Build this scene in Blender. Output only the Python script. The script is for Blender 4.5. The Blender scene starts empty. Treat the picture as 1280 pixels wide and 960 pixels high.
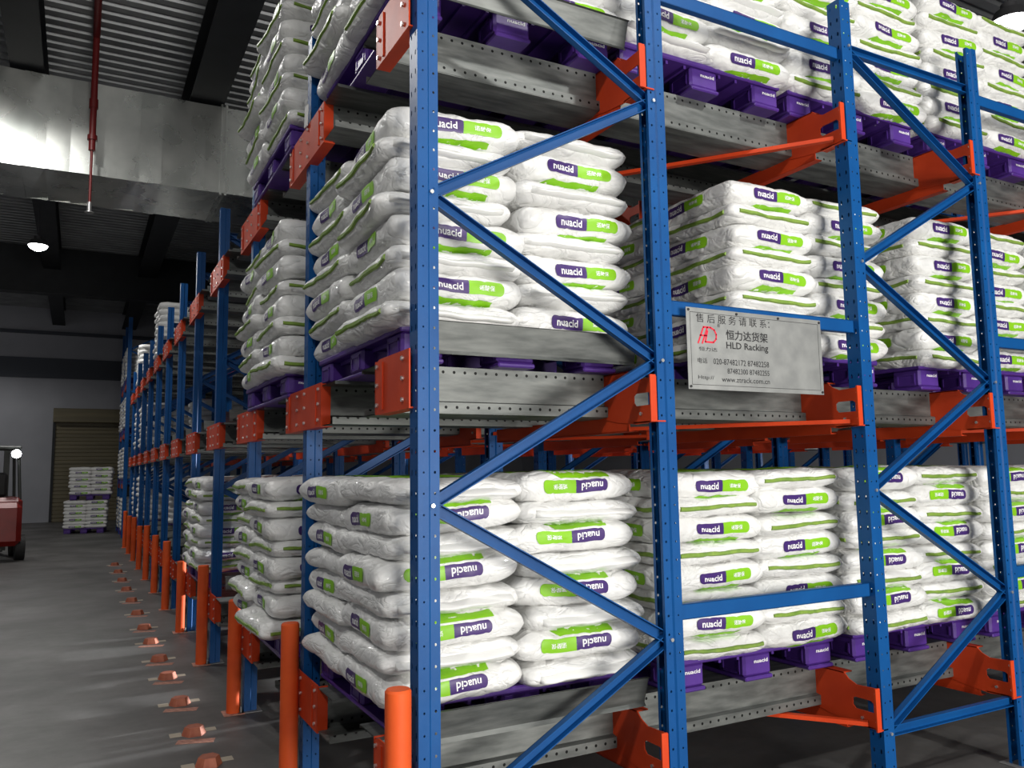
import bpy, math, random
from mathutils import Vector, Matrix, noise
from mathutils.geometry import tessellate_polygon
random.seed(7)
scene = bpy.context.scene
COL = scene.collection
R = math.radians

# ------------------------------------------------------------------ camera
cam_d = bpy.data.cameras.new('camera'); cam = bpy.data.objects.new('camera', cam_d); COL.objects.link(cam)
cam_d.sensor_width = 36.0; cam_d.lens = 36.0 * 1008.7 / 1280.0; cam_d.clip_end = 200
def cam_matrix(yaw, pitch, roll, pos):
    cy, sy, cp, sp = math.cos(yaw), math.sin(yaw), math.cos(pitch), math.sin(pitch)
    f = Vector((cy*cp, sy*cp, sp)); r = Vector((sy, -cy, 0)); u = r.cross(f)
    c, s = math.cos(roll), math.sin(roll)
    r, u = c*r + s*u, -s*r + c*u
    return Matrix(((r.x, u.x, -f.x, pos[0]), (r.y, u.y, -f.y, pos[1]), (r.z, u.z, -f.z, pos[2]), (0, 0, 0, 1)))
cam.matrix_world = cam_matrix(R(61.791), R(6.176), R(-0.828), (-1.1266, -2.7107, 1.625))
scene.camera = cam

# ------------------------------------------------------------------ world, large lights, exposure
world = bpy.data.worlds.new('world'); scene.world = world; world.use_nodes = True
world.node_tree.nodes['Background'].inputs[0].default_value = (0.60, 0.68, 0.80, 1)
world.node_tree.nodes['Background'].inputs[1].default_value = 0.02
scene.view_settings.view_transform = 'Standard'; scene.view_settings.look = 'None'
scene.view_settings.gamma = 1.0; scene.view_settings.use_curve_mapping = False
scene.view_settings.exposure = 0.0
def area(name, loc, target, sx, sy, power, col):
    d = bpy.data.lights.new(name, 'AREA'); d.shape = 'RECTANGLE'; d.size = sx; d.size_y = sy; d.energy = power; d.color = col
    o = bpy.data.objects.new(name, d); COL.objects.link(o); o.location = loc
    o.rotation_euler = (Vector(target) - Vector(loc)).to_track_quat('-Z', 'Y').to_euler(); return o
# unseen fill light added behind the photographer to brighten the right-hand sack faces
area('near_fill_light', (1.6, -9.6, 1.6), (1.6, 0.0, 1.4), 4.4, 2.6, 980, (1.0, 0.97, 0.92))
# unseen spot added beyond the rack's deep end to cast the floor shadow bands
rl=bpy.data.lights.new('rear_shadow_spot','SPOT'); rl.energy=45000; rl.spot_size=R(17); rl.spot_blend=.5; rl.shadow_soft_size=.15; rl.color=(.96,.98,1)
ro=bpy.data.objects.new('rear_shadow_spot',rl); COL.objects.link(ro); ro.location=(19.0,5.2,3.0)
ro.rotation_euler=(Vector((-1.2,5.0,0))-Vector(ro.location)).to_track_quat('-Z','Y').to_euler()
LAMPS = [  # hanging high-bay lamps: x, y, z, watts, description
    (-2.06, 16.7, 6.5, 420, 'bright round high bay lamp hanging above the far end of the aisle'),
    (7.3, 1.85, 6.20, 220, 'glaring high bay lamp hanging over the racks behind the top-level sacks'),
    (-2.2, 6.6, 7.4, 420, 'high bay lamp hanging over the aisle near the first duct section'),
    (-3.6, -3.8, 6.5, 520, 'high bay lamp hanging behind the photographer over the aisle'),
    (-5.5, 27.5, 6.5, 200, 'unseen high bay lamp added to brighten the far wall beside the roller door'),  # added out of view to lift the far wall's brightness
    (3.2, -4.6, 6.5, 500, 'high bay lamp hanging beside the long side of the rack'),
]

# ------------------------------------------------------------------ helpers
def tag(o, label=None, cat=None, group=None, kind=None):
    if label: o['label'] = label
    if cat: o['category'] = cat
    if group: o['group'] = group
    if kind: o['kind'] = kind
    return o
def empty(name, loc=(0, 0, 0), rz=0.0):
    o = bpy.data.objects.new(name, None); COL.objects.link(o); o.location = loc; o.rotation_euler = (0, 0, rz)
    o.empty_display_size = 0.1; return o
def link(name, me, parent=None, loc=None, rz=None):
    o = bpy.data.objects.new(name, me); COL.objects.link(o)
    if parent: o.parent = parent
    if loc is not None: o.location = loc
    if rz is not None: o.rotation_euler = (0, 0, rz)
    return o
class MB:
    def __init__(s): s.v = []; s.f = []; s.m = []; s.sm = []
    def add(s, vs, fs, mi=0, smooth=False):
        b = len(s.v); s.v += [tuple(p) for p in vs]
        for f in fs: s.f.append([b + i for i in f]); s.m.append(mi); s.sm.append(smooth)
        return s
    def box(s, a, b, mi=0):
        x0, y0, z0 = a; x1, y1, z1 = b
        return s.add([(x0,y0,z0),(x1,y0,z0),(x1,y1,z0),(x0,y1,z0),(x0,y0,z1),(x1,y0,z1),(x1,y1,z1),(x0,y1,z1)],
              [(0,3,2,1),(4,5,6,7),(0,1,5,4),(1,2,6,5),(2,3,7,6),(3,0,4,7)], mi)
    def bbox(s, a, b, r=0.01, mi=0):   # box with chamfered edges
        x0,y0,z0=a; x1,y1,z1=b; vs=[]; idx={}
        cs=[(x,y,z) for x in (0,1) for y in (0,1) for z in (0,1)]
        P=((x0,x1),(y0,y1),(z0,z1))
        for c in cs:
            for ax in range(3):
                p=[P[k][c[k]] + (0 if k==ax else (r if c[k]==0 else -r)) for k in range(3)]
                idx[(c,ax)]=len(vs); vs.append(p)
        fs=[]
        for ax in range(3):
            o=[k for k in range(3) if k!=ax]
            for sd in (0,1):
                q=[]
                for (u,w) in ((0,0),(1,0),(1,1),(0,1)):
                    c=[0,0,0]; c[ax]=sd; c[o[0]]=u; c[o[1]]=w; q.append(idx[(tuple(c),ax)])
                fs.append(q)
        for ax in range(3):
            o=[k for k in range(3) if k!=ax]
            for u in (0,1):
                for w in (0,1):
                    c=[0,0,0]; c[o[0]]=u; c[o[1]]=w; c2=list(c); c2[ax]=1
                    fs.append([idx[(tuple(c),o[0])],idx[(tuple(c2),o[0])],idx[(tuple(c2),o[1])],idx[(tuple(c),o[1])]])
        for c in cs: fs.append([idx[(c,0)],idx[(c,1)],idx[(c,2)]])
        return s.add(vs,fs,mi)
    def bar(s, p, q, w, h, up=(0,0,1), mi=0):
        p=Vector(p); q=Vector(q); d=(q-p).normalized(); up=Vector(up)
        a=d.cross(up).normalized(); b=a.cross(d).normalized()
        vs=[e+a*sa*w/2+b*sb*h/2 for e in (p,q) for sa,sb in ((-1,-1),(1,-1),(1,1),(-1,1))]
        return s.add(vs,[(0,1,2,3),(7,6,5,4),(0,4,5,1),(1,5,6,2),(2,6,7,3),(3,7,4,0)],mi)
    def channel(s, p, q, w, h, t, up=(0,0,1), mi=0, flip=1):   # open C section: web + two flanges
        p=Vector(p); q=Vector(q); d=(q-p).normalized(); up=Vector(up)
        a=d.cross(up).normalized()*flip; b=d.cross(a).normalized()
        for (u0,u1,v0,v1) in ((-w/2,-w/2+t,-h/2,h/2),(-w/2,w/2,-h/2,-h/2+t),(-w/2,w/2,h/2-t,h/2)):
            vs=[e+a*x+b*y for e in (p,q) for x,y in ((u0,v0),(u1,v0),(u1,v1),(u0,v1))]
            s.add(vs,[(0,1,2,3),(7,6,5,4),(0,4,5,1),(1,5,6,2),(2,6,7,3),(3,7,4,0)],mi)
        return s
    def cyl(s, p, q, r, n=16, mi=0, r2=None, caps=True):
        p=Vector(p); q=Vector(q); d=(q-p).normalized(); r2=r if r2 is None else r2
        a=d.orthogonal().normalized(); b=d.cross(a)
        ring=lambda c,rr:[c+(a*math.cos(2*math.pi*i/n)+b*math.sin(2*math.pi*i/n))*rr for i in range(n)]
        s.add(ring(p,r)+ring(q,r2),[(i,(i+1)%n,n+(i+1)%n,n+i) for i in range(n)],mi,True)
        if caps: s.add(ring(p,r),[tuple(range(n))[::-1]],mi); s.add(ring(q,r2),[tuple(range(n))],mi)
        return s
    def plate(s, outer, hole, fn, t, mi=0):  # flat plate from 2D outline (+hole), fn(u,v,w)->xyz, thickness t
        loops=[[Vector((u,v,0)) for u,v in outer]]+([[Vector((u,v,0)) for u,v in hole]] if hole else [])
        flat=[p for l in loops for p in l]; tris=tessellate_polygon(loops)
        n=len(flat)
        s.add([fn(p.x,p.y,0) for p in flat]+[fn(p.x,p.y,t) for p in flat],
              [tuple(tr) for tr in tris]+[tuple(i+n for i in tr)[::-1] for tr in tris],mi)
        st=0
        for l in loops:
            k=len(l)
            s.add([fn(p.x,p.y,0) for p in l]+[fn(p.x,p.y,t) for p in l],[(i,(i+1)%k,k+(i+1)%k,k+i) for i in range(k)],mi); st+=k
        return s
    def mesh(s, name, mats):
        me=bpy.data.meshes.new(name); me.from_pydata(s.v,[],s.f)
        for m in (mats if isinstance(mats,(list,tuple)) else [mats]): me.materials.append(m)
        me.polygons.foreach_set('material_index',s.m); me.polygons.foreach_set('use_smooth',s.sm)
        me.update(); return me
    def obj(s, name, mats, parent=None, loc=None, rz=None): return link(name, s.mesh(name,mats), parent, loc, rz)
ORD=['first','second','third','fourth','fifth','sixth','seventh','eighth','ninth','tenth','eleventh','twelfth','thirteenth','fourteenth']

# ------------------------------------------------------------------ materials
def mat(name, col, rough=.5, metal=0., spec=.5, coat=0.):
    m=bpy.data.materials.new(name); m.use_nodes=True; b=m.node_tree.nodes['Principled BSDF']
    b.inputs['Base Color'].default_value=(*col,1); b.inputs['Roughness'].default_value=rough; b.inputs['Metallic'].default_value=metal
    b.inputs['Specular IOR Level'].default_value=spec; b.inputs['Coat Weight'].default_value=coat
    return m
def nd(m,t,**k):
    n=m.node_tree.nodes.new(t)
    for a,v in k.items(): setattr(n,a,v)
    return n
def vary(m, c1, c2, scale, detail=4, bump=0., bscale=None, rough=None, stretch=None, obj=True):
    nt=m.node_tree; b=nt.nodes['Principled BSDF']; tc=nd(m,'ShaderNodeTexCoord'); out=tc.outputs['Object']
    if stretch:
        mp=nd(m,'ShaderNodeMapping'); mp.inputs['Scale'].default_value=stretch; nt.links.new(out,mp.inputs[0]); out=mp.outputs[0]
    n=nd(m,'ShaderNodeTexNoise'); n.inputs['Scale'].default_value=scale; n.inputs['Detail'].default_value=detail; nt.links.new(out,n.inputs['Vector'])
    r=nd(m,'ShaderNodeValToRGB'); r.color_ramp.elements[0].color=(*c1,1); r.color_ramp.elements[1].color=(*c2,1)
    r.color_ramp.elements[0].position=.35; r.color_ramp.elements[1].position=.68
    nt.links.new(n.outputs['Fac'],r.inputs[0]); nt.links.new(r.outputs[0],b.inputs['Base Color'])
    if rough:
        mr=nd(m,'ShaderNodeMapRange'); mr.inputs[3].default_value=rough[0]; mr.inputs[4].default_value=rough[1]
        nt.links.new(n.outputs['Fac'],mr.inputs[0]); nt.links.new(mr.outputs[0],b.inputs['Roughness'])
    if bump:
        n2=nd(m,'ShaderNodeTexNoise'); n2.inputs['Scale'].default_value=bscale or scale; n2.inputs['Detail'].default_value=5; nt.links.new(out,n2.inputs['Vector'])
        bp=nd(m,'ShaderNodeBump'); bp.inputs['Strength'].default_value=bump; bp.inputs['Distance'].default_value=.01
        nt.links.new(n2.outputs['Fac'],bp.inputs['Height']); nt.links.new(bp.outputs[0],b.inputs['Normal'])
    return m
def emit(name,col,st):
    m=bpy.data.materials.new(name); m.use_nodes=True; b=m.node_tree.nodes['Principled BSDF']
    b.inputs['Base Color'].default_value=(*col,1); b.inputs['Emission Color'].default_value=(*col,1); b.inputs['Emission Strength'].default_value=st; return m
M={}
M['blue']=vary(mat('blue_paint',(.012,.095,.36),.44,spec=.25),(.003,.066,.235),(.004,.084,.285),3,bump=.04,bscale=40)
M['orange']=vary(mat('orange_paint',(.72,.085,.018),.5,spec=.25),(.54,.045,.010),(.64,.060,.013),5,bump=.05,bscale=30)
M['bollard']=vary(mat('bollard_paint',(.80,.11,.02),.58,spec=.3),(.72,.09,.018),(.84,.12,.022),4,bump=.05,bscale=30)
M['galv']=vary(mat('galvanised_steel',(.5,.5,.49),.36,.7),(.115,.122,.118),(.215,.225,.215),9,bump=.06,bscale=14,rough=(.42,.62),stretch=(.6,3,3))
M['plate']=vary(mat('zinc_plate',(.5,.5,.5),.5,.6),(.34,.35,.345),(.41,.42,.41),12,rough=(.42,.55))
M['zinc']=mat('zinc_bolt',(.75,.75,.74),.3,.8)
M['duct']=vary(mat('duct_steel',(.42,.43,.41),.3,.95),(.42,.44,.42),(.62,.63,.60),1.6,bump=.08,bscale=2.2,rough=(.20,.36))
M['white']=vary(mat('woven_white_plastic',(.82,.82,.80),.42,coat=.25),(.78,.78,.765),(.86,.86,.845),7,bump=.35,bscale=22)
def wrinkles(m):
    nt=m.node_tree; b=nt.nodes['Principled BSDF']; old=b.inputs['Normal'].links[0].from_socket
    tc=nd(m,'ShaderNodeTexCoord'); mp=nd(m,'ShaderNodeMapping'); mp.inputs['Scale'].default_value=(1,1,1.8); nt.links.new(tc.outputs['Object'],mp.inputs[0])
    oi=nd(m,'ShaderNodeObjectInfo'); ad=nd(m,'ShaderNodeVectorMath',operation='ADD'); sc=nd(m,'ShaderNodeMath',operation='MULTIPLY'); sc.inputs[1].default_value=30
    nt.links.new(oi.outputs['Random'],sc.inputs[0]); nt.links.new(mp.outputs[0],ad.inputs[0]); nt.links.new(sc.outputs[0],ad.inputs[1])
    n=nd(m,'ShaderNodeTexNoise'); n.inputs['Scale'].default_value=7; n.inputs['Detail'].default_value=3; n.inputs['Distortion'].default_value=.8; nt.links.new(ad.outputs[0],n.inputs['Vector'])
    a=nd(m,'ShaderNodeMath',operation='SUBTRACT'); a.inputs[1].default_value=.5; nt.links.new(n.outputs['Fac'],a.inputs[0])
    c=nd(m,'ShaderNodeMath',operation='ABSOLUTE'); nt.links.new(a.outputs[0],c.inputs[0])
    p=nd(m,'ShaderNodeMath',operation='POWER'); p.inputs[1].default_value=.6; nt.links.new(c.outputs[0],p.inputs[0])
    bp=nd(m,'ShaderNodeBump'); bp.inputs['Strength'].default_value=.55; bp.inputs['Distance'].default_value=.03
    nt.links.new(p.outputs[0],bp.inputs['Height']); nt.links.new(old,bp.inputs['Normal']); nt.links.new(bp.outputs[0],b.inputs['Normal'])
wrinkles(M['white'])
M['flap']=mat('crimped_white_plastic',(.84,.84,.82),.35)
M['purple']=mat('purple_print',(.055,.022,.15),.4)
M['green']=mat('green_print',(.24,.56,.012),.42)
M['tape']=vary(mat('olive_seam_tape',(.20,.29,.045),.55),(.15,.27,.035),(.24,.37,.055),25)
M['ink']=mat('white_ink',(.9,.9,.9),.5)
M['pallet']=vary(mat('purple_plastic',(.10,.032,.30),.42),(.065,.022,.20),(.09,.032,.26),6,bump=.08,bscale=30)
M['floor']=mat('concrete',(.1,.1,.1),.6)
M['black']=mat('black_ink',(.02,.02,.022),.5)
M['rubber']=mat('black_rubber',(.012,.012,.012),.7)
M['red']=vary(mat('red_paint',(.35,.02,.015),.4),(.20,.010,.007),(.26,.014,.010),4)
M['signred']=mat('red_ink',(.75,.02,.05),.5)
M['pipe']=mat('red_pipe_paint',(.16,.012,.012),.45)
M['beam']=vary(mat('dark_steel_beam',(.035,.04,.05),.6),(.010,.012,.015),(.016,.018,.022),3)
M['deck']=vary(mat('roof_deck_steel',(.30,.31,.32),.45,.5),(.25,.26,.27),(.36,.37,.38),2,rough=(.4,.55))
M['wall']=vary(mat('painted_wall',(.40,.41,.45),.8),(.37,.38,.42),(.43,.44,.48),.8)
M['band']=mat('dark_wall_band',(.07,.08,.10),.7)
M['door']=vary(mat('roller_door_paint',(.17,.15,.09),.5),(.15,.13,.08),(.20,.17,.10),2,stretch=(.2,1,4))
M['housing']=mat('lamp_housing',(.08,.08,.085),.5,.3)
M['lens']=emit('lamp_lens',(1,.98,.95),40)
M['head']=emit('headlight_lens',(.95,.97,1),30)
M['anchor']=mat('base_plate_steel',(.32,.32,.32),.5,.6)
M['pink']=vary(mat('worn_pink_paint',(.50,.20,.14),.7),(.36,.16,.12),(.58,.28,.2),30)
M['stub']=vary(mat('faded_orange_paint',(.42,.11,.05),.6),(.36,.09,.045),(.48,.15,.08),20)
M['cream']=mat('worn_cream_paint',(.48,.42,.33),.7)
M['fork']=mat('dark_forklift_steel',(.03,.034,.03),.5)
# floor: dark concrete with worn lighter areas
def floor_mat():
    m=M['floor']; nt=m.node_tree; b=nt.nodes['Principled BSDF']; tc=nd(m,'ShaderNodeTexCoord')
    n=nd(m,'ShaderNodeTexNoise'); n.inputs['Scale'].default_value=.9; n.inputs['Detail'].default_value=8; n.inputs['Roughness'].default_value=.6
    n3=nd(m,'ShaderNodeTexNoise'); n3.inputs['Scale'].default_value=14; n3.inputs['Detail'].default_value=6
    r=nd(m,'ShaderNodeValToRGB'); r.color_ramp.elements[0].color=(.085,.083,.08,1); r.color_ramp.elements[1].color=(.17,.165,.16,1)
    r.color_ramp.elements[0].position=.38; r.color_ramp.elements[1].position=.68
    mx=nd(m,'ShaderNodeMixRGB',blend_type='MULTIPLY'); mx.inputs[0].default_value=.45
    r2=nd(m,'ShaderNodeValToRGB'); r2.color_ramp.elements[0].color=(.55,.55,.55,1); r2.color_ramp.elements[1].color=(1.2,1.2,1.2,1)
    for q in (n,n3): nt.links.new(tc.outputs['Object'],q.inputs['Vector'])
    nt.links.new(n.outputs['Fac'],r.inputs[0]); nt.links.new(n3.outputs['Fac'],r2.inputs[0])
    nt.links.new(r.outputs[0],mx.inputs[1]); nt.links.new(r2.outputs[0],mx.inputs[2]); nt.links.new(mx.outputs[0],b.inputs['Base Color'])
    mr=nd(m,'ShaderNodeMapRange'); mr.inputs[3].default_value=.62; mr.inputs[4].default_value=.42
    nt.links.new(n.outputs['Fac'],mr.inputs[0]); nt.links.new(mr.outputs[0],b.inputs['Roughness'])
    bp=nd(m,'ShaderNodeBump'); bp.inputs['Strength'].default_value=.12; bp.inputs['Distance'].default_value=.01
    nt.links.new(n3.outputs['Fac'],bp.inputs['Height']); nt.links.new(bp.outputs[0],b.inputs['Normal'])
floor_mat()
# rail steel with punched rows of small holes (object x = along rail, z = height)
def rail_mat():
    m=M['galv'].copy(); m.name='punched_galvanised_steel'; nt=m.node_tree; b=nt.nodes['Principled BSDF']
    src=b.inputs['Base Color'].links[0].from_socket
    tc=nd(m,'ShaderNodeTexCoord'); sp=nd(m,'ShaderNodeSeparateXYZ'); nt.links.new(tc.outputs['Object'],sp.inputs[0])
    def mth(op,a,bv=None):
        n=nd(m,'ShaderNodeMath',operation=op)
        for i,v in enumerate((a,bv)):
            if v is None: continue
            if isinstance(v,(int,float)): n.inputs[i].default_value=v
            else: nt.links.new(v,n.inputs[i])
        return n.outputs[0]
    fx=mth('SUBTRACT',mth('MODULO',mth('ADD',sp.outputs[0],10.0),.05),.025)
    res=None
    for zc in (-.022,-.172):
        dz=mth('SUBTRACT',sp.outputs[2],zc)
        d=mth('LESS_THAN',mth('ADD',mth('MULTIPLY',fx,fx),mth('MULTIPLY',dz,dz)),.0065**2)
        res=d if res is None else mth('MAXIMUM',res,d)
    mx=nd(m,'ShaderNodeMixRGB'); mx.inputs[2].default_value=(.006,.006,.006,1)
    nt.links.new(res,mx.inputs[0]); nt.links.new(src,mx.inputs[1]); nt.links.new(mx.outputs[0],b.inputs['Base Color'])
    return m
M['rail']=rail_mat()

# text outlines as flat mesh data: list of (verts2d, tris), unit cap-ish height, centred
TXT={}
def text_mesh(s, bold=0.0):
    key=(s,bold)
    if key in TXT: return TXT[key]
    cu=bpy.data.curves.new('t','FONT'); cu.body=s; cu.align_x='CENTER'; cu.align_y='CENTER'; cu.size=1.0; cu.offset=bold; cu.resolution_u=2
    o=bpy.data.objects.new('t',cu); COL.objects.link(o)
    dg=bpy.context.evaluated_depsgraph_get(); me=bpy.data.meshes.new_from_object(o.evaluated_get(dg))
    vs=[(v.co.x,v.co.y) for v in me.vertices]; me.calc_loop_triangles(); fs=[tuple(t.vertices) for t in me.loop_triangles]
    bpy.data.objects.remove(o); bpy.data.curves.remove(cu); bpy.data.meshes.remove(me)
    if vs:
        xs=[v[0] for v in vs]; ys=[v[1] for v in vs]; cx=(min(xs)+max(xs))/2; cy=(min(ys)+max(ys))/2
        vs=[(x-cx,y-cy) for x,y in vs]; wd=max(xs)-min(xs); ht=max(ys)-min(ys)
    else: wd=ht=1
    TXT[key]=(vs,fs,wd,ht); return TXT[key]
def put_text(mb, s, cx, cy, width, height, fn, mi, bold=0.0):
    vs,fs,w,h=text_mesh(s,bold); kx=width/w if width else height/h; ky=height/h if height else kx
    mb.add([fn(cx+x*kx,cy+y*ky) for x,y in vs],fs,mi)

# ------------------------------------------------------------------ the setting
def struct(o,label): return tag(o,label,None,None,'structure')
MB().add([(-9,-10,0),(18,-10,0),(18,36,0),(-9,36,0)],[(0,1,2,3)]).obj('floor',M['floor'])['kind']='structure'
# corrugated roof deck: ribs run along x
mb=MB(); CZ=8.0; y=-10.0; prof=[]
while y<36:
    prof+=[(y,CZ),(y+.13,CZ),(y+.16,CZ+.06),(y+.21,CZ+.06)]; y+=.24
vs=[(x,py,pz) for x in (-9,18) for py,pz in prof]; n=len(prof)
mb.add(vs,[(i,i+1,n+i+1,n+i) for i in range(n-1)]); mb.obj('ceiling',M['deck'])['kind']='structure'
def wall(name,a,b):
    o=MB().box(a,b).obj(name,M['wall']); o['kind']='structure'; return o
wall('wall_far',(-9,32,0),(18,32.3,8.0)); wall('wall_left',(-9.3,-10,0),(-9,36,8.0))
# wall behind the photographer; its opening is added to go with the fill light
mb=MB(); mb.box((-9,-10.3,0),(-.8,-10,8)); mb.box((4.0,-10.3,0),(18,-10,8)); mb.box((-.8,-10.3,3.4),(4.0,-10,8)); mb.obj('wall_near',M['wall'])['kind']='structure'
mb=MB(); mb.box((18,-10,0),(18.3,4,8)); mb.box((18,6.5,0),(18.3,36,8)); mb.box((18,4,3.4),(18.3,6.5,8)); mb.obj('wall_right',M['wall'])['kind']='structure'
MB().box((-9,31.9,5.35),(18,32.0,6.1)).obj('trim_1',M['band'])['kind']='structure'
MB().box((-9,31.85,7.0),(18,32.0,7.12)).obj('trim_2',M['band'])['kind']='structure'
# roller door in the far wall
d=empty('door_1',(-1.0,31.9,0)); d['kind']='structure'
for i in range(26):
    MB().bbox((-.95,-.05,i*.142),(1.55,.0,i*.142+.138),.015).obj('slat',M['door'],d)
MB().bbox((-1.02,-.35,3.68),(1.62,.0,4.2),.02).obj('roller_box',M['door'],d)
for x in (-1.02,1.54): MB().box((x,-.1,0),(x+.08,0,3.7)).obj('guide_channel',M['beam'],d)
# roof girders (I sections) along y and one deep cross girder
def girder(name,x,label,w=.42,h=.62):
    g=empty(name,(x,0,CZ))
    MB().box((-w/2,-10,-h),(w/2,34,-h+.03)).obj('bottom_flange',M['beam'],g)
    MB().box((-w/2,-10,-.04),(w/2,34,-.01)).obj('top_flange',M['beam'],g)
    MB().box((-.02,-10,-h+.03),(.02,34,-.04)).obj('web',M['beam'],g)
    tag(g,label,'roof beam','roof beams'); return g
girder('roof_beam',-1.98,'dark steel roof beam at the upper left above the duct')
girder('roof_beam',.42,'dark steel roof beam just left of the top-level sacks',.5)
girder('roof_beam',-6.0,'dark steel roof beam over the far left wall side')
girder('roof_beam',6.0,'dark steel roof beam above the deep rear part of the rack')
g=empty('cross_girder',(0,22.6,CZ))
MB().box((-9,-.02,-1.3),(18,.02,0)).obj('web',M['beam'],g); MB().box((-9,-.2,-1.33),(18,.2,-1.3)).obj('bottom_flange',M['beam'],g)
tag(g,'deep dark girder crossing the roof beyond the far lamp','girder')
# air duct along x, sheet panels with creases and flanged joints
dz0,dz1,dy0,dy1=5.95,7.33,10.0,11.5
g=empty('air_duct',(0,0,0)); tag(g,'galvanised rectangular air duct crossing under the roof','duct')
xs=[-8.9+i*.30 for i in range(66)]
for i in range(len(xs)-1):
    x0,x1=xs[i],xs[i+1]; rr=random.Random(i); k=rr.uniform(-.022,.022); k2=rr.uniform(-.02,.02)
    m_=MB(); 
    m_.add([(x0,dy0,dz0),(x1,dy0+k,dz0),(x1,dy0+k,dz1),(x0,dy0,dz1)],[(0,1,2,3)])
    m_.add([(x0,dy0,dz0),(x1,dy0+k,dz0),(x1,dy1,dz0+k2),(x0,dy1,dz0)],[(3,2,1,0)])
    m_.add([(x0,dy0,dz1),(x1,dy0+k,dz1),(x1,dy1,dz1),(x0,dy1,dz1)],[(0,1,2,3)])
    m_.add([(x0,dy1,dz0),(x1,dy1,dz0),(x1,dy1,dz1),(x0,dy1,dz1)],[(3,2,1,0)])
    m_.obj('sheet_panel',M['duct'],g)
for x in (-3.8,-1.0+1.62,3.8):
    for dx in (0,.07):
        m_=MB()
        m_.box((x+dx,dy0-.035,dz0-.035),(x+dx+.03,dy0,dz1+.035)); m_.box((x+dx,dy0,dz0-.035),(x+dx+.03,dy1,dz0)); m_.box((x+dx,dy0,dz1),(x+dx+.03,dy1,dz1+.035))
        m_.obj('joint_flange',M['duct'],g)
# sprinkler drop
g=empty('sprinkler_pipe',(-1.13,9.7,5.2)); tag(g,'dark red sprinkler drop pipe hanging in front of the duct','pipe')
MB().cyl((0,0,1.0),(0,0,2.75),.045,12).obj('riser',M['pipe'],g)
MB().cyl((0,0,1.15),(0,0,1.22),.065,12).cyl((0,0,1.62),(0,0,1.75),.06,12).obj('coupling',M['pipe'],g)
MB().cyl((0,0,.25),(0,0,1.0),.018,8).obj('drop',M['pipe'],g)
MB().cyl((0,0,.1),(0,0,.25),.03,8).cyl((0,0,.1),(0,0,.11),.06,10).obj('sprinkler_head',M['zinc'],g)
MB().cyl((0,0,2.7),(0,-9,2.7),.05,12).obj('branch_line',M['pipe'],g)

# lamps
for (x,y,z,pw,lab) in LAMPS:
    g=empty('high_bay_lamp',(x,y,z)); tag(g,lab,'lamp','hanging high bay lamps')
    MB().cyl((0,0,.02),(0,0,.14),.20,24,r2=.14).cyl((0,0,.14),(0,0,.22),.08,16).obj('housing',M['housing'],g)
    MB().cyl((0,0,.02),(0,0,-.03),.18,24,r2=.16).cyl((0,0,-.03),(0,0,-.08),.16,24,r2=.07).obj('lens',M['lens'],g)
    MB().cyl((0,0,.22),(0,0,CZ-z-.02),.01,6).obj('hanger',M['housing'],g)
    l=bpy.data.lights.new('lamp_light','SPOT'); l.spot_size=R(168); l.spot_blend=.35; l.energy=pw; l.shadow_soft_size=.16; l.color=(1,.985,.95)
    lo=bpy.data.objects.new('lamp_light',l); COL.objects.link(lo); lo.parent=g; lo.location=(0,0,-.2)

# ------------------------------------------------------------------ rack constants
PIT=1.65; FD=1.0612; PX=2.3748; HN=.582; Z0=.342; TOP=4.08
LV=[.605,2.065,3.54]; LVN=['bottom','middle','top']
def post_y(n): return 0.0 if n==0 else n*PIT-.045

# perforated upright post (front face at x=-.065 looking to -x, y 0...09)
def perf(mb,P0,ud,u0,u1,hu,ru,rz,nz,pitch=.0756,off=.5):
    P0=Vector(P0); ud=Vector(ud)
    for k in range(nz):
        za,zb=k*pitch,(k+1)*pitch; zc=za+pitch*off
        c=[P0+ud*u+Vector((0,0,z)) for u,z in ((u0,za),(u1,za),(u1,zb),(u0,zb))]
        o=[P0+ud*(hu+ru*1.08*math.cos(R(225+22.5+45*i)))+Vector((0,0,zc+rz*1.08*math.sin(R(225+22.5+45*i)))) for i in range(8)]
        mb.add(c+o,[(0,1,5,4),(1,6,5),(1,2,7,6),(2,8,7),(2,3,9,8),(3,10,9),(3,0,11,10),(0,4,11)])
def post_mesh():
    mb=MB(); nz=54
    perf(mb,(-.058,0,0),(0,1,0),0,.04,.020,.0045,.011,nz); perf(mb,(-.058,0,0),(0,1,0),.04,.08,.060,.0045,.011,nz)
    for y,st in ((0,.007),(.08,-.007)):
        perf(mb,(0,y,0),(1,0,0),-.058,-.016,-.036,.0035,.004,nz)
        mb.add([(-.016,y,0),(-.009,y+st,0),(-.009,y+st,TOP),(-.016,y,TOP)],[(0,1,2,3)])
        perf(mb,(0,y+st,0),(1,0,0),-.009,.028,.010,.0042,.005,nz)
        y2=y+st+(.016 if y==0 else -.016)
        mb.add([(.028,y+st,0),(.028,y2,0),(.028,y2,TOP),(.028,y+st,TOP)],[(0,1,2,3)])
    return mb.mesh('post',M['blue'])
POST=post_mesh()
FOOT=MB().bbox((-.10,-.035,0),(.06,.125,.008),.003).cyl((-.08,-.015,0),(-.08,-.015,.05),.008,6).cyl((-.08,.105,0),(-.08,.105,.05),.008,6).mesh('base_plate',M['anchor'])
HB=MB().channel((.0,.040,0),(FD,.040,0),.03,.05,.004,flip=1).mesh('horizontal_brace',M['blue'])
DU=MB().channel((.0,.040,0),(FD,.040,HN),.032,.046,.004,flip=1).mesh('diagonal_brace',M['blue'])
DD=MB().channel((.0,.040,HN),(FD,.040,0),.032,.046,.004,flip=1).mesh('diagonal_brace',M['blue'])
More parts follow.
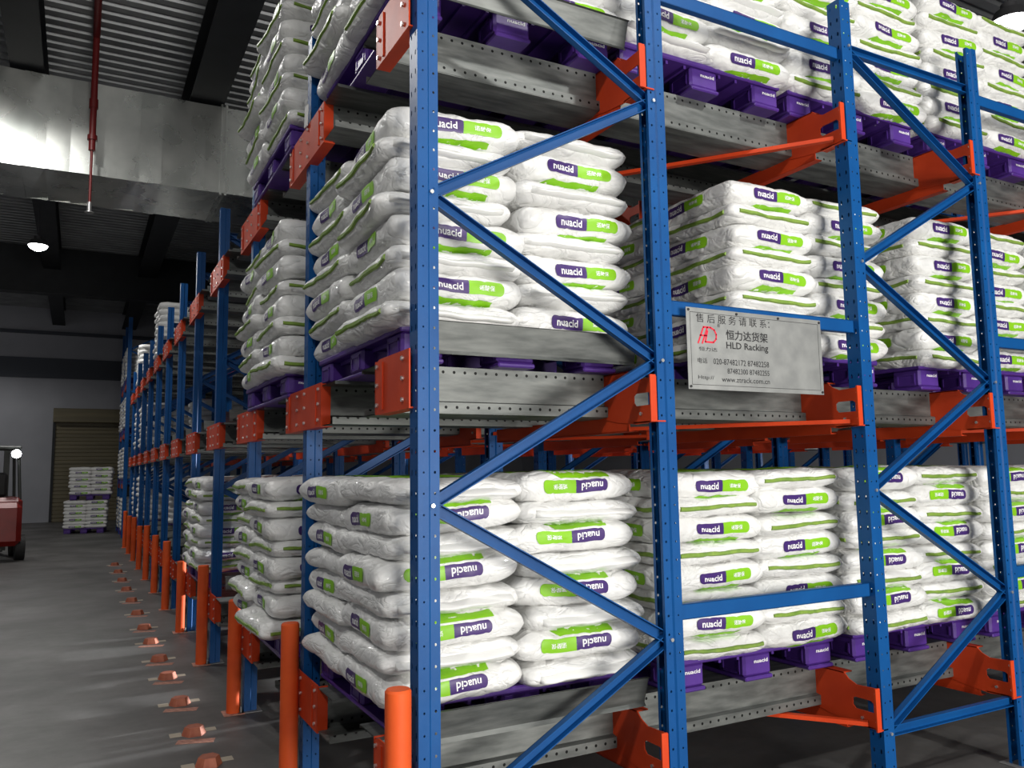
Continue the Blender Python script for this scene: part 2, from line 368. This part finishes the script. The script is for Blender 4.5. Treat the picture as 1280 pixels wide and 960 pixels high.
BOLT=MB().cyl((0,0,0),(0,-.008,0),.008,8).mesh('bolt',M['zinc'])
def frame(n,k):
    g=empty('upright_frame',(k*PX,post_y(n),0))
    row=['front row','second row','third row','fourth row'][k]
    if n==0: lab=f'blue zigzag-braced upright frame on the near rack side, {row} from the aisle'
    else: lab=f'blue zigzag-braced upright frame, {row}, {ORD[n]} line behind the near side'
    tag(g,lab,'rack frame','blue upright frames')
    link('post',POST,g); link('post',POST,g,(FD,.08,0),math.pi)
    link('base_plate',FOOT,g); link('base_plate',FOOT,g,(FD,.08,0),math.pi)
    link('horizontal_brace',HB,g,(0,0,Z0)); link('horizontal_brace',HB,g,(0,0,Z0+6*HN))
    for i in range(6): link('diagonal_brace',DU if i%2==0 else DD,g,(0,0,Z0+i*HN))
    if n<2:
        for i in range(7): link('bolt',BOLT,g,(0 if i%2==0 else FD,.006,Z0+i*HN))
NL=11
for n in range(NL+1):
    for k in range(4 if n<5 else 2): frame(n,k)
# spacers between frame rows
SP=MB().channel((FD+.06,.045,0),(PX-.06,.045,0),.03,.065,.004,flip=-1).mesh('spacer_bar',M['blue'])
for n in range(0,NL+1):
    for k in range(3 if n<3 else 1):
        for li,z in enumerate((1.024,2.33,3.79)):
            o=link('spacer_bar',SP,None,(k*PX,post_y(n),z))
            tag(o,f'blue spacer bar, {LVN[li]} level, {ORD[k]} gap between frames, {"near rack side" if n==0 else ORD[n]+" line behind near side"}','spacer bar','blue spacer bars')

# rails: sigma profile, object x along rail, z 0 = pallet level; profile for the right-hand side of a lane, mirrored for the left
def rail_mesh(sgn,L,name):
    pr=[(.24,-.012),(.24,0),(0,0),(0,-.145),(-.028,-.152),(-.028,-.195),(.02,-.200),(.20,-.200),(.20,-.17)]
    mb=MB()
    for th in (0,.004):
        pts=[(sgn*(a+th*.5),b-th) for a,b in pr]; m=len(pts)
        mb.add([(x,a,b) for x in (0,L) for a,b in pts],[(i,i+1,m+i+1,m+i) for i in range(m-1)])
    return mb.mesh(name,M['rail'])
def guide_mesh(sgn):
    pts=[(-.215,.020),(-.205,.036),(-.240,.145),(-.255,.145)]; mb=MB(); m=len(pts)
    for th in (0,.004):
        q=[(sgn*(a+th),b) for a,b in pts]
        mb.add([(x,a,b) for x in (.04,1.04) for a,b in q],[(i,i+1,m+i+1,m+i) for i in range(m-1)])
    return mb.mesh('entry_guide',M['galv'])
RM={(s,L):rail_mesh(s,L,'rail_beam') for s in (1,-1) for L in (8.2,3.6)}
GM={s:guide_mesh(s) for s in (1,-1)}
for j in range(NL):
    for li in range(3):
        for s,sd in ((1,'right-hand'),(-1,'left-hand')):
            yy=j*PIT+(.38 if s==1 else PIT-.38)
            g=empty('pallet_rail',(-.07,yy,LV[li]))
            tag(g,f'galvanised pallet rail on the {sd} side of {ORD[j]} lane, {LVN[li]} level','rail','galvanised pallet rails')
            link('rail_beam',RM[(s,8.2 if j<4 else 3.6)],g); link('entry_guide',GM[s],g,(.07,0,0))

# front plates at aisle posts
def front_plate(half):
    mb=MB(); w0=0.0 if half else -.38
    out=[(w0,-.21),(.38,-.21),(.38,.005),(w0,.005)] if not half else [(.0,-.21),(.38,-.21),(.38,-.01),(.33,.005),(.0,.005)]
    fn=lambda u,v,w:(w,u,v)
    mb.plate(out,None,fn,.006)
    for u in ((w0,.38) if not half else (.38,)):
        mb.box((.0,u-.004,-.21),(.05,u+.004,.0))
    mb.box((0,w0,-.216),(.06,.38,-.21))
    for u in ([.29] if half else [-.29,.29]): mb.box((-.006,u-.007,-.20),(0,u+.007,-.01))
    return mb.mesh('face_plate',M['orange'])
def plate_bolts(half):
    mb=MB(); us=[.06,.35] if half else [-.34,-.06,.10,.34]
    for u in us:
        for v in (-.18,-.10,-.025): mb.cyl((0,u,v),(-.009,u,v),.009,6)
    return mb.mesh('bolt_heads',M['zinc'])
FP={h:(front_plate(h),plate_bolts(h)) for h in (True,False)}
for n in range(NL+1):
    for li in range(3):
        yb=.045 if n==0 else n*PIT
        g=empty('rail_end_plate',(-.075,yb,(.61,2.075,3.545)[li]))
        tag(g,f'orange bolted rail end plate on the {"corner" if n==0 else ORD[n]+" aisle"} post{"" if n==0 else " from the corner"}, {LVN[li]} level','end plate','orange rail end plates')
        link('face_plate',FP[n==0][0],g); o=link('bolt_heads',FP[n==0][1],g); o['kind']='stuff'
# interior brackets, cross beams and horizontal ties
def bracket():
    mb=MB(); out=[(0,-.235),(.14,-.245),(.30,-.225),(.43,-.20),(.43,-.005),(.20,-.005),(.175,-.03),(.13,-.05),(.0,-.045)]
    hole=[(.035,-.165),(.035,-.12),(.05,-.11),(.14,-.11),(.155,-.12),(.155,-.15),(.14,-.165)]
    mb.plate(out,hole,lambda u,v,w:(w,u,v),.006)
    mb.box((0,.0,-.24),(.05,.16,-.234)); mb.box((-.03,-.004,-.24),(.0,.004,-.04)); mb.box((0,.20,-.01),(.06,.43,-.004))
    return mb.mesh('bracket_plate',M['orange'])
BR=bracket()
BRB=MB().cyl((0,.015,-.07),(-.008,.015,-.07),.008,6).cyl((0,.015,-.13),(-.008,.015,-.13),.008,6).cyl((0,.015,-.2),(-.008,.015,-.2),.008,6).cyl((0,.1,-.2),(-.008,.1,-.2),.008,6).mesh('bolt_heads',M['zinc'])
CB=MB().channel((0,.20,0),(0,PIT-.16,0),.05,.075,.006,flip=1).mesh('cross_beam',M['orange'])
XPOS=[FD-.045,PX-.075,PX+FD-.045,2*PX-.075,2*PX+FD-.045]
XN=['second','third','fourth','fifth','sixth']
for n in range(0,NL):
    for xi,x in enumerate(XPOS[:5 if n<4 else 2]):
        for li in range(3):
            g=empty('rail_bracket',(x,n*PIT+(0.0 if n==0 else .05),LV[li]))
            tag(g,f'orange slotted rail bracket, {XN[xi]} post of {"near side" if n==0 else ORD[n]+" line behind near side"}, {LVN[li]} level','bracket','orange rail brackets')
            link('bracket_plate',BR,g); link('bolt_heads',BRB,g)['kind']='stuff'
            o=link('cross_beam',CB,None,(x+.03,n*PIT,LV[li]-.235))
            tag(o,f'orange cross beam below the {LVN[li]} rails, {XN[xi]} post row, {ORD[n]} lane','cross beam','orange cross beams')
TIE=MB().bar((PX-.09,.06,0),(FD+.0,PIT-.05,0),.035,.02).mesh('tie_bar',M['orange'])
for n in range(0,3):
    for k in range(2):
        for li in range(3):
            o=link('tie_bar',TIE,None,(k*PX,n*PIT,LV[li]-.215)); tag(o,f'thin orange diagonal tie bar under {LVN[li]} level, {ORD[n]} lane, {ORD[k]} bay','tie bar','orange tie bars')

# bollards
BH=[.885,.86,.765,.845,.735,.83,.80,.85,.76,.84,.80,.84]
for n in range(NL+1):
    g=empty('bollard',(-.125,.02 if n==0 else n*PIT-.02,0)); tag(g,f'orange round steel bollard in front of {"the corner post" if n==0 else "aisle post, "+ORD[n]+" from the corner one"}','bollard','orange bollards')
    h=BH[n]; r=.046
    MB().cyl((0,0,0),(0,0,h-.008),r,20).cyl((0,0,h-.008),(0,0,h),r,20,r2=r-.006).obj('tube',M['bollard'],g)
    MB().bbox((-.07,-.07,0),(.07,.07,.008),.003).obj('base_plate',M['pink'],g)

# ------------------------------------------------------------------ sacks
A_,B_,T_,PW,QW=.293,.332,.124,7.5,3.0
def side(x,z,a,b):      # distance to the long side surface at (x,z)
    s=(max(0.,1-abs(z/(T_/2))**QW))**(1/PW); v=max(0.,s**PW-abs(x/a)**PW)
    return b*v**(1/PW)
def deform(p,seed):
    p=Vector(p); q=p+Vector((seed*3.7,seed*1.9,0))
    bm=min(1.,max(0.,(abs(p.z)-.026)/.016))
    d=noise.noise_vector(q*5.0)*.012+noise.noise_vector(q*14.0)*(.0025+.004*bm)+noise.noise_vector(q*34.0)*.002*bm
    d.z*=.75
    cr=max(0.,1-5*abs(noise.noise(Vector((q.x*6,q.y*6,q.z*16+seed)))))
    rv=Vector((p.x,p.y,0))
    if rv.length>.05: d-=rv.normalized()*cr*.010*bm
    cr=max(0.,1-6*abs(noise.noise(Vector((q.x*13,q.y*13,q.z*9-seed)))))
    d.z-=math.copysign(cr*.003,p.z)
    return p+d
def ear_f(t,z): return 1+.075*(abs(math.sin(2*t))**26)*max(0.,1-abs(z/(T_/2))**1.2)
def eared(x,y,z):
    k=ear_f(math.atan2(abs(y)/B_,abs(x)/A_),z); return (x*k,y*k,z)
def sack_body(seed,hi=True):
    nu,nv=(128,20) if hi else (20,5)
    mb=MB(); vs=[]
    for j in range(nv+1):
        ph=-math.pi/2+math.pi*j/nv; zz=math.sin(ph); z=math.copysign(abs(zz)**.8,zz)*T_/2
        s=max(0.,1-abs(z/(T_/2))**QW)**(1/PW)
        if j in (0,nv): s=0.0
        for i in range(nu):
            t=2*math.pi*i/nu; c,sn=math.cos(t),math.sin(t); k=(abs(c)**PW+abs(sn)**PW)**(-1/PW)
            ear=ear_f(t,z)
            vs.append(deform((A_*s*c*k*ear,B_*s*sn*k*ear,z),seed))
    fs=[(j*nu+i,j*nu+(i+1)%nu,(j+1)*nu+(i+1)%nu,(j+1)*nu+i) for j in range(nv) for i in range(nu)]
    mb.add(vs,fs,0,True); return mb
CH='诺酸保'
def surf(face,seed,off):
    # face 'r': right side (-y) u runs along +x ; face 'f': aisle end (-x) u runs along -y (left to right as seen from the aisle: +y -> -y)
    if face=='r': return lambda u,v:deform(eared(u,-side(u,v,A_,B_)-off,v),seed)
    return lambda u,v:deform(eared(-side(-u,v,B_,A_)-off,-u,v),seed)
def pill(mb,fn,u0,u1,v0,v1,mi,rl,rr):
    n=24; top=[];bot=[]
    h=(v1-v0)/2; vc=(v0+v1)/2; vs=[]; rows=8
    for i in range(n+1):
        # denser at the rounded ends
        t=i/n; u=u0+(u1-u0)*(.5-.5*math.cos(math.pi*t))
        hh=h
        for r_,ue in ((rl,u0),(rr,u1)):
            dd=abs(u-ue)
            if r_>0 and dd<r_: hh=min(hh,h-r_+math.sqrt(max(0,r_*r_-(r_-dd)**2)))
        for j in range(rows+1): vs.append(fn(u,vc-hh+2*hh*j/rows))
    mb.add(vs,[(i*(rows+1)+j,(i+1)*(rows+1)+j,(i+1)*(rows+1)+j+1,i*(rows+1)+j+1) for i in range(n) for j in range(rows)],mi,True)
MC={}
def cached(key,fn):
    if key not in MC: MC[key]=fn()
    return MC[key]
def label_mesh(face,seed,flip,which):
    f0=surf(face,seed,.0035); f1=surf(face,seed,.005); W=.33 if face=='r' else .30; x0=-W/2+(.03 if face=='r' else -.02); hv=.0245
    if flip: g0=lambda u,v:f0(-u,-v+.004); g1=lambda u,v:f1(-u,-v+.004)
    else: g0,g1=f0,f1
    mb=MB(); mid=x0+W*.5
    if which=='brand':
        pill(mb,g0,x0,mid,-hv,hv,0,.02,.006 if not flip else .004); put_text(mb,'nuacid',(x0+mid)/2,.001,W*.33,.030,g1,1,.02)
    else:
        pill(mb,g0,mid-.002,x0+W,-hv,hv,0,.0,.02); put_text(mb,CH,mid+W*.25,0,W*.22,.020,g1,1,.01)
    return mb.mesh('brand_print' if which=='brand' else 'product_print',[M['purple'] if which=='brand' else M['green'],M['ink']])
def band_mesh(face,seed,up):
    f0=surf(face,seed,.003); mb=MB(); n=24; vs=[]
    za,zb=(.036,.0600) if up else (-.0585,-.044)
    for i in range(n+1):
        for j in range(4):
            v=za+(zb-za)*j/3; k=j/3 if up else 1-j/3
            u0=-.10-.05*k; u1=.15
            vs.append(f0(u0+(u1-u0)*i/n,v))
    mb.add(vs,[(i*4+j,(i+1)*4+j,(i+1)*4+j+1,i*4+j+1) for i in range(n) for j in range(3)],0,True)
    return mb.mesh('green_band',M['green'])
def strip_mesh(face,seed,kind):
    # sewn closure: green tape strip, or crimped white flap, standing off the side at mid height
    mb=MB(); n=18; vs=[]; L=(A_ if face=='r' else B_)*.80; rr=random.Random(seed*17+(1 if face=='r' else 2))
    ph=rr.uniform(0,6); f=surf(face,seed,0)
    for i in range(n+1):
        u=-L+2*L*i/n; dz=.004*math.sin(ph+u*7)+.0015*math.sin(u*40+ph)
        if kind=='t': sec=((.001,.012),(.009,.009),(.010,-.006),(.001,-.012))
        else: sec=((.000,.014),(.040,-.006),(.044,-.018),(.0,-.020))
        for o,v in sec:
            p=surf(face,seed,o)(u,max(-.05,min(.05,v+dz))); vs.append(p)
    mb.add(vs,[(i*4+j,(i+1)*4+j,(i+1)*4+j+1,i*4+j+1) for i in range(n) for j in range(3)]+[(0,1,2,3),(n*4+3,n*4+2,n*4+1,n*4)],0,kind!='t')
    return mb.mesh('seam_tape' if kind=='t' else 'seam_flap',M['tape'] if kind=='t' else M['flap'])
def top_print(seed):
    mb=MB(); n=10; vs=[]
    zt=lambda x,y:(T_/2)*max(0.,1-(abs(x/A_)**PW+abs(y/B_)**PW))**(1/QW)+.0025
    for i in range(n+1):
        for j in range(n+1):
            x=-.17+.33*i/n; y=-.24+.40*j/n; vs.append(deform((x,y,zt(x,y)),seed))
    mb.add(vs,[(i*(n+1)+j,(i+1)*(n+1)+j,(i+1)*(n+1)+j+1,i*(n+1)+j+1) for i in range(n) for j in range(n)],0,True)
    return mb.mesh('top_print',M['green'])
NS=7
BODY=[sack_body(s).mesh('sack',M['white']) for s in range(1,NS+1)]
def sack(loc,rot,right,front,top,label,group):
    s=random.randint(1,NS); o=link('sack',BODY[s-1],None,loc); o.rotation_euler=rot; tag(o,label,'sack',group)
    for face,code in (('r',right),('f',front)):
        if code in ('L','U'):
            for w in ('brand','product'):
                link(w+'_print',cached((face,s,code,w),lambda:label_mesh(face,s,code=='U',w)),o)
            if code=='U' or (face=='r'): link('green_band',cached((face,s,code,'b'),lambda:band_mesh(face,s,code=='U')),o)
        elif code=='T': link('seam_tape',cached((face,s,'t'),lambda:strip_mesh(face,s,'t')),o)
        elif code=='P': link('seam_flap',cached((face,s,'p'),lambda:strip_mesh(face,s,'p')),o)
    if top: link('top_print',cached((s,'top'),lambda:top_print(s)),o)
    return o
# ------------------------------------------------------------------ pallets
PLX,PLY,PLH=1.06,1.19,.15
DECK=None
def pallet_parts():
    d=MB().bbox((0,0,.122),(PLX,PLY,.15),.006)
    for i in range(9): d.box((.06+i*.115,.02,.105),(.075+i*.115,PLY-.02,.122))
    deck=d.mesh('deck',M['pallet'])
    l=MB(); l.bbox((-.09,-.09,.018),(.09,.09,.125),.012)
    for (a,b) in (((-.094,-.06,.03),(-.09,.06,.04)),((-.094,-.06,.09),(-.09,.06,.10)),((-.094,-.06,.03),(-.09,-.05,.10)),((-.094,.05,.03),(-.09,.06,.10))): l.box(a,b)
    leg=l.mesh('leg',M['pallet'])
    sk=MB().bbox((-.09,0,0),(.09,PLY,.02),.006).mesh('skid',M['pallet'])
    tx=MB(); put_text(tx,'nuacid',.02,.088,.09,.018,lambda u,v:(u,-.0915,v),0,.02); t=tx.mesh('brand_mark',M['ink'])
    return deck,leg,sk,t
DECK,LEG,SKID,MARK=pallet_parts()
def pallet(x,y,z,rz,label,small=False,group='purple plastic pallets'):
    g=empty('pallet',(x,y,z),rz); tag(g,label,'pallet',group)
    link('deck',DECK,g)
    for i in range(3):
        link('skid',SKID,g,((.10,PLX/2,PLX-.10)[i],0,0))
        for j in range(3):
            l=link('leg',LEG,g,((.10,PLX/2,PLX-.10)[i],(.10,PLY/2,PLY-.10)[j],0))
            if j==0 and not small: link('brand_mark',MARK,l)
    return g
# ------------------------------------------------------------------ stacks
CX,CY=.55,.625
def stack(x,y,li,pname,cols,style,layers=8,lean=(0,0),jit=.012,hang=0.,z=None,top=False,pitch=.108,rag=0.,cy=CY):
    """x,y = near front corner of the load; cols = which of the four columns are in view"""
    zz=LV[li] if z is None else z
    pallet(x+.02,y+.035,zz,R(random.uniform(-.6,.6)),f'purple plastic pallet under {pname}')
    for k in range(layers):
        zb=zz+PLH-.012+pitch*k
        for (i,j) in cols+([(1,1)] if k==layers-1 and top else []):
            ph=(k+i+j+(1 if style!='flip' else 0))%2
            if style=='fliptape': right=('U' if ph==0 else 'T') if j==0 else None
            elif style=='flip': right=('U' if ph==0 else 'P') if j==0 else None
            elif style=='plain': right=('L' if ph==0 else 'P') if j==0 else None
            else: right=('L' if ph==0 else 'T') if j==0 else None
            fat=ph==0; hh=pitch*(1.12 if fat else .88); off=0 if k%2==0 else (pitch*.12 if ph==1 else -pitch*.12)
            zc=zb+off+hh/2+.004
            front=None
            if i==0:
                front={'flip':('L' if (k+j)%2==0 else None),'plain':('T' if (k+j)%2==0 else 'L'),'tape':('T' if (k+j)%2==0 else 'L'),'fliptape':('T' if (k+j)%2==0 else 'L')}[style]
            dx=random.uniform(-jit,jit)+lean[0]*k; dy=random.uniform(-jit,jit)+lean[1]*k
            if i==0: dx-=hang*random.uniform(.3,1)+rag*random.uniform(-.3,1)*(1.0 if front=='T' else .4)
            sag=.0
            rot=(R(random.uniform(-1.6,1.6)),R(random.uniform(-1.2,1.2)+(-hang*30 if i==0 else 0)),R(random.uniform(-2,2)+rag*40*random.uniform(-1,1)))
            cn={(0,0):'corner column',(1,0):'rear right column',(0,1):'far aisle column',(1,1):'rear far column'}[(i,j)]
            lab=f'white printed sack, {ORD[k]} layer up, {cn}, {pname}'
            sack((x+CX*(i+.5)+dx,y+cy*(j+.5)+dy,zc-hang*.25*(1 if i==0 else 0)),rot,right,front,top and k==layers-1,lab,'white sacks stacked on pallets').scale=(1,cy/CY,hh/.108)
F3=[(0,0),(1,0),(0,1)]; FR=[(0,0),(1,0)]; FA=[(0,0),(0,1)]; F1=[(0,0)]
Y0=.25
stack(-.04,Y0,0,'front pallet, nearest lane, bottom level',F3,'flip',hang=.04,jit=.022,rag=.04,top=True)
stack(1.27,Y0,0,'second pallet, nearest lane, bottom level',F3,'tape',top=True)
stack(2.47,Y0,0,'third pallet, nearest lane, bottom level',FR,'fliptape',top=True)
stack(3.66,Y0,0,'fourth pallet, nearest lane, bottom level',FR,'fliptape')
stack(-.04,Y0,1,'front pallet, nearest lane, middle level',F3,'plain',lean=(.001,.0),jit=.016,pitch=.114,rag=.05,cy=.655)
stack(1.74,Y0,1,'second pallet, nearest lane, middle level',F3,'tape',pitch=.111)
stack(3.16,Y0,1,'third pallet, nearest lane, middle level',FR,'tape',pitch=.111)
stack(4.4,Y0,1,'fourth pallet, nearest lane, middle level',F1,'tape',pitch=.111)
stack(-.04,Y0,2,'front pallet, nearest lane, top level',F3,'plain',pitch=.112,rag=.06,cy=.66)
stack(1.08,Y0,2,'second pallet, nearest lane, top level',FR,'plain',pitch=.112)
stack(2.2,Y0,2,'third pallet, nearest lane, top level',FR,'tape',pitch=.112)
stack(3.4,Y0,2,'fourth pallet, nearest lane, top level',FR,'tape',pitch=.112)
stack(-.13,PIT+Y0,0,'front pallet, second lane, bottom level',FA,'tape',hang=.04,jit=.025,rag=.05)
stack(-.12,PIT+Y0,1,'front pallet, second lane, middle level',FA,'tape',pitch=.113,rag=.05)
stack(-.12,PIT+Y0,2,'front pallet, second lane, top level',FA,'tape',pitch=.112,rag=.05)
stack(-.10,3*PIT+Y0,0,'front pallet, fourth lane, bottom level',F3,'tape',hang=.02,jit=.018)
# pallets of sacks further down the rack: too many and too small to pick apart
LOW=[sack_body(s,False) for s in (1,2,3)]
far=MB()
def far_stack(x,y,z,layers=8,cols=((0,0),(1,0),(0,1)),pname=''):
    pallet(x,y,z,0,pname,True)
    for k in range(layers):
        for (i,j) in cols:
            b=LOW[random.randint(0,2)]; m_=Matrix.Translation((x+CX*(i+.5)+random.uniform(-.015,.015),y+CY*(j+.5)+random.uniform(-.015,.015),z+PLH+.108*(k+.5)))@Matrix.Rotation(R(random.uniform(-3,3)),4,'Z')
            far.add([m_@Vector(v) for v in b.v],b.f,0,True)
for (j,li,x) in [(6,1,1.4),(7,0,1.2),(7,2,.0),(8,0,.4),(8,1,.8),(9,0,0),(9,1,0),(9,2,.3),(10,0,0),(10,1,0),(10,2,0),(5,1,2.6),(6,2,2.2)]:
    far_stack(x,j*PIT+Y0,LV[li],pname=f'purple pallet in the {ORD[j]} lane from the near side, {LVN[li]} level')
# far rack beyond the main block: red beams and four tiers
FRY=[21.6,23.3,25.0]
FPOST=MB().box((-.05,-.05,0),(.05,.05,6.0)).mesh('post',M['blue'])
for n,y in enumerate(FRY):
    g=empty('upright_frame',(0,y,0)); tag(g,f'dark blue frame of the distant four-tier rack, {ORD[n]} from the near end','rack frame','distant rack frames')
    link('post',FPOST,g); link('post',FPOST,g,(1.1,0,0))
    for i in range(9):
        a,b=(0,1.1) if i%2==0 else (1.1,0)
        MB().bar((a,0,.3+i*.6),(b,0,.9+i*.6),.03,.045).obj('diagonal_brace',M['blue'],g)
for n in range(2):
    for t,z in enumerate((1.42,2.82,4.20)):
        for x,nm in ((0,'front'),(1.1,'rear')):
            o=MB().bbox((x-.03,FRY[n]+.05,z-.12),(x+.03,FRY[n+1]-.05,z),.006).obj('load_beam',M['orange'])
            tag(o,f'orange {nm} load beam of the distant rack, tier {["one","two","three"][t]}, {["near","far"][n]} bay','beam','distant load beams')
    for t,z in enumerate((0.02,1.42,2.82,4.20)):
        far_stack(-.05,FRY[n]+.22,z,pname=f'pallet in the distant rack, {["near","far"][n]} bay, {["floor","first","second","third"][t]} tier')
o=far.obj('distant_sacks',M['white']); tag(o,'many small white sacks stacked on pallets in the distant lanes','sacks',None,'stuff')
# two-high pallet load standing on the aisle floor at the far end
def floor_load(x,y,rz,z0,name):
    p=pallet(0,0,z0,rz,f'pallet of the {name} load at the aisle end',True); p.location=(x,y,z0)
    c,s=math.cos(rz),math.sin(rz)
    for k in range(8):
        for i in (0,1):
            for j in (0,1):
                if j==1: continue
                lx=CX*(i+.5)+random.uniform(-.02,.02); ly=CY*(j+.5)+random.uniform(-.02,.02)
                sack((x+c*lx-s*ly,y+s*lx+c*ly,z0+PLH+.1*(k+.5)),(0,0,rz+R(random.uniform(-3,3))),'L' if (k+i)%2==0 and j==0 else None,None,False,
                     f'small white sack, {ORD[k]} layer up, {["left","right"][i]} {["front","back"][j]}, {name} load at aisle end','sacks at the aisle end')
floor_load(-1.45,24.4,R(-6),0.0,'lower'); floor_load(-1.33,24.4,R(-4),.97,'upper')

# ------------------------------------------------------------------ sign
g=empty('sign_plate',(1.185,-.012,1.968)); tag(g,'grey metal rack maker sign with black lettering hung between two blue posts','sign')
SW,SH=.835,.362
FS=lambda o:(lambda u,v:(u,-.004-o,v))
MB().bbox((0,-.004,0),(SW,0,SH),.001).obj('plate',M['plate'],g)
mb=MB()
for a,b in (((.02,.02),(SW-.02,.022)),((.02,SH-.022),(SW-.02,SH-.02)),((.02,.02),(.022,SH-.02)),((SW-.022,.02),(SW-.02,SH-.02))): mb.add([FS(.0006)(*p) for p in (a,(b[0],a[1]),b,(a[0],b[1]))],[(0,1,2,3)])
mb.obj('border_line',M['black'],g)
def sign_text(s,x,y,w,h,m='black',bold=0.,name='lettering'):
    mb=MB(); put_text(mb,s,x+w/2,y,w,h,FS(.001),0,bold); mb.obj(name,M[m],g)
sign_text('售 后 服 务 请 联 系：',.055,.318,.44,.040)
sign_text('恒力达货架',.225,.252,.255,.046,bold=.012); sign_text('HLD Racking',.225,.200,.255,.040,bold=.012)
sign_text('电话',.055,.128,.055,.024); sign_text('020-87482172 87482258',.145,.128,.335,.026); sign_text('87482300 87482255',.225,.088,.255,.024)
sign_text('Http://',.055,.052,.09,.022); sign_text('www.ztrack.com.cn',.19,.050,.29,.024)
sign_text('恒力达',.065,.180,.105,.018); sign_text('®',.176,.290,.016,.016)
# red slanted H / L / D emblem
mb=MB(); f=FS(.0012)
def stroke(pts,w):
    for (a,b) in zip(pts[:-1],pts[1:]):
        d=Vector((b[0]-a[0],b[1]-a[1])); n=Vector((-d.y,d.x)).normalized()*w/2; e=d.normalized()*w*.25
        a2=Vector(a)-e; b2=Vector(b)+e
        mb.add([f(*(a2+n)),f(*(a2-n)),f(*(b2-n)),f(*(b2+n))],[(0,1,2,3)])
stroke([(.062,.205),(.095,.278)],.008); stroke([(.085,.205),(.118,.278)],.008); stroke([(.074,.240),(.112,.240)],.007)
stroke([(.118,.262),(.103,.212),(.150,.212)],.008)
stroke([(.095,.278),(.135,.278),(.157,.268),(.168,.248),(.166,.228),(.150,.212)],.008)
mb.obj('emblem',M['signred'],g)
mb=MB()
for x,y in ((.012,.012),(SW-.012,.012),(.012,SH-.012),(SW-.012,SH-.012),(SW*.35,SH-.012),(SW*.66,SH-.012)):
    MB().cyl((x,-.004,y),(x,-.008,y),.006,10).obj('rivet',M['black'],g)
# white paper tag tied on the top-level end plate
o=MB().bbox((-.002,-.035,-.06),(.002,.035,.06),.001).obj('paper_tag',M['flap']); o.location=(-.085,1.60,3.60); o.rotation_euler=(R(8),0,0)
tag(o,'small white paper tag above the orange end plate on the top level','tag')

# ------------------------------------------------------------------ floor stubs in the aisle
for n,y in enumerate((1.75,2.31,2.94,3.71,4.56,5.28,6.15,7.0,8.06,9.2,10.4,11.6,12.9,14.2)):
    g=empty('floor_stub',(-.41-.004*n,y,0)); tag(g,f'small orange cut-off stub in worn paint on the aisle floor, {ORD[n]} from the foreground','floor stub','orange floor stubs')
    mb=MB(); hx=[(.075*math.cos(R(60*i+rr)),.075*math.sin(R(60*i+rr))) for rr in (0,) for i in range(6)]
    mb.add([(x,yy,0) for x,yy in hx]+[(x*.75,yy*.75,.05) for x,yy in hx],[(i,(i+1)%6,6+(i+1)%6,6+i) for i in range(6)]+[(6,7,8,9,10,11)]); mb.obj('stub',M['stub'],g)
    MB().box((-.07,-.19,.0),(.15,-.11,.002)).obj('front_paint',M['pink'],g).rotation_euler=(0,0,R(-18))
    MB().box((-.14,-.01,.0),(-.07,.07,.002)).box((.07,.02,.0),(.14,.09,.002)).obj('side_paint',M['cream'],g)

# ------------------------------------------------------------------ forklift at the far left
g=empty('forklift',(-2.75,17.2,0),R(8)); tag(g,'red forklift with lit headlight parked at the far left edge','forklift')
MB().bbox((-.6,-.9,.55),(.55,.5,1.25),.08).obj('body',M['red'],g)
MB().bbox((-.58,-1.15,.3),(.53,-.85,1.15),.1).obj('counterweight',M['red'],g)
MB().bbox((-.35,-.55,1.25),(.3,-.1,1.75),.06).obj('seat',M['rubber'],g)
for x in (-.55,.5):
    for y in (-.8,.45): MB().cyl((x,y,1.2),(x*.9,y*.8,2.25),.03,8).obj('guard_post',M['fork'],g)
MB().bbox((-.55,-.75,2.22),(.5,.45,2.28),.02).obj('overhead_guard',M['fork'],g)
for x in (-.4,.35): MB().box((x-.05,.62,.1),(x+.05,.78,2.3)).obj('mast_rail',M['fork'],g)
for x in (-.35,.3): MB().box((x-.06,.78,.06),(x+.06,1.8,.11)).obj('fork',M['fork'],g)
for x in (-.62,.45):
    for y,r in ((-.75,.25),(.4,.32)): MB().cyl((x,y,r),(x+.17,y,r),r,20).obj('wheel',M['rubber'],g)
MB().cyl((.40,-.80,2.12),(.40,-.72,2.12),.09,14).obj('headlight_housing',M['fork'],g)
MB().cyl((.40,-.83,2.12),(.40,-.80,2.12),.085,16).obj('headlight',M['head'],g)
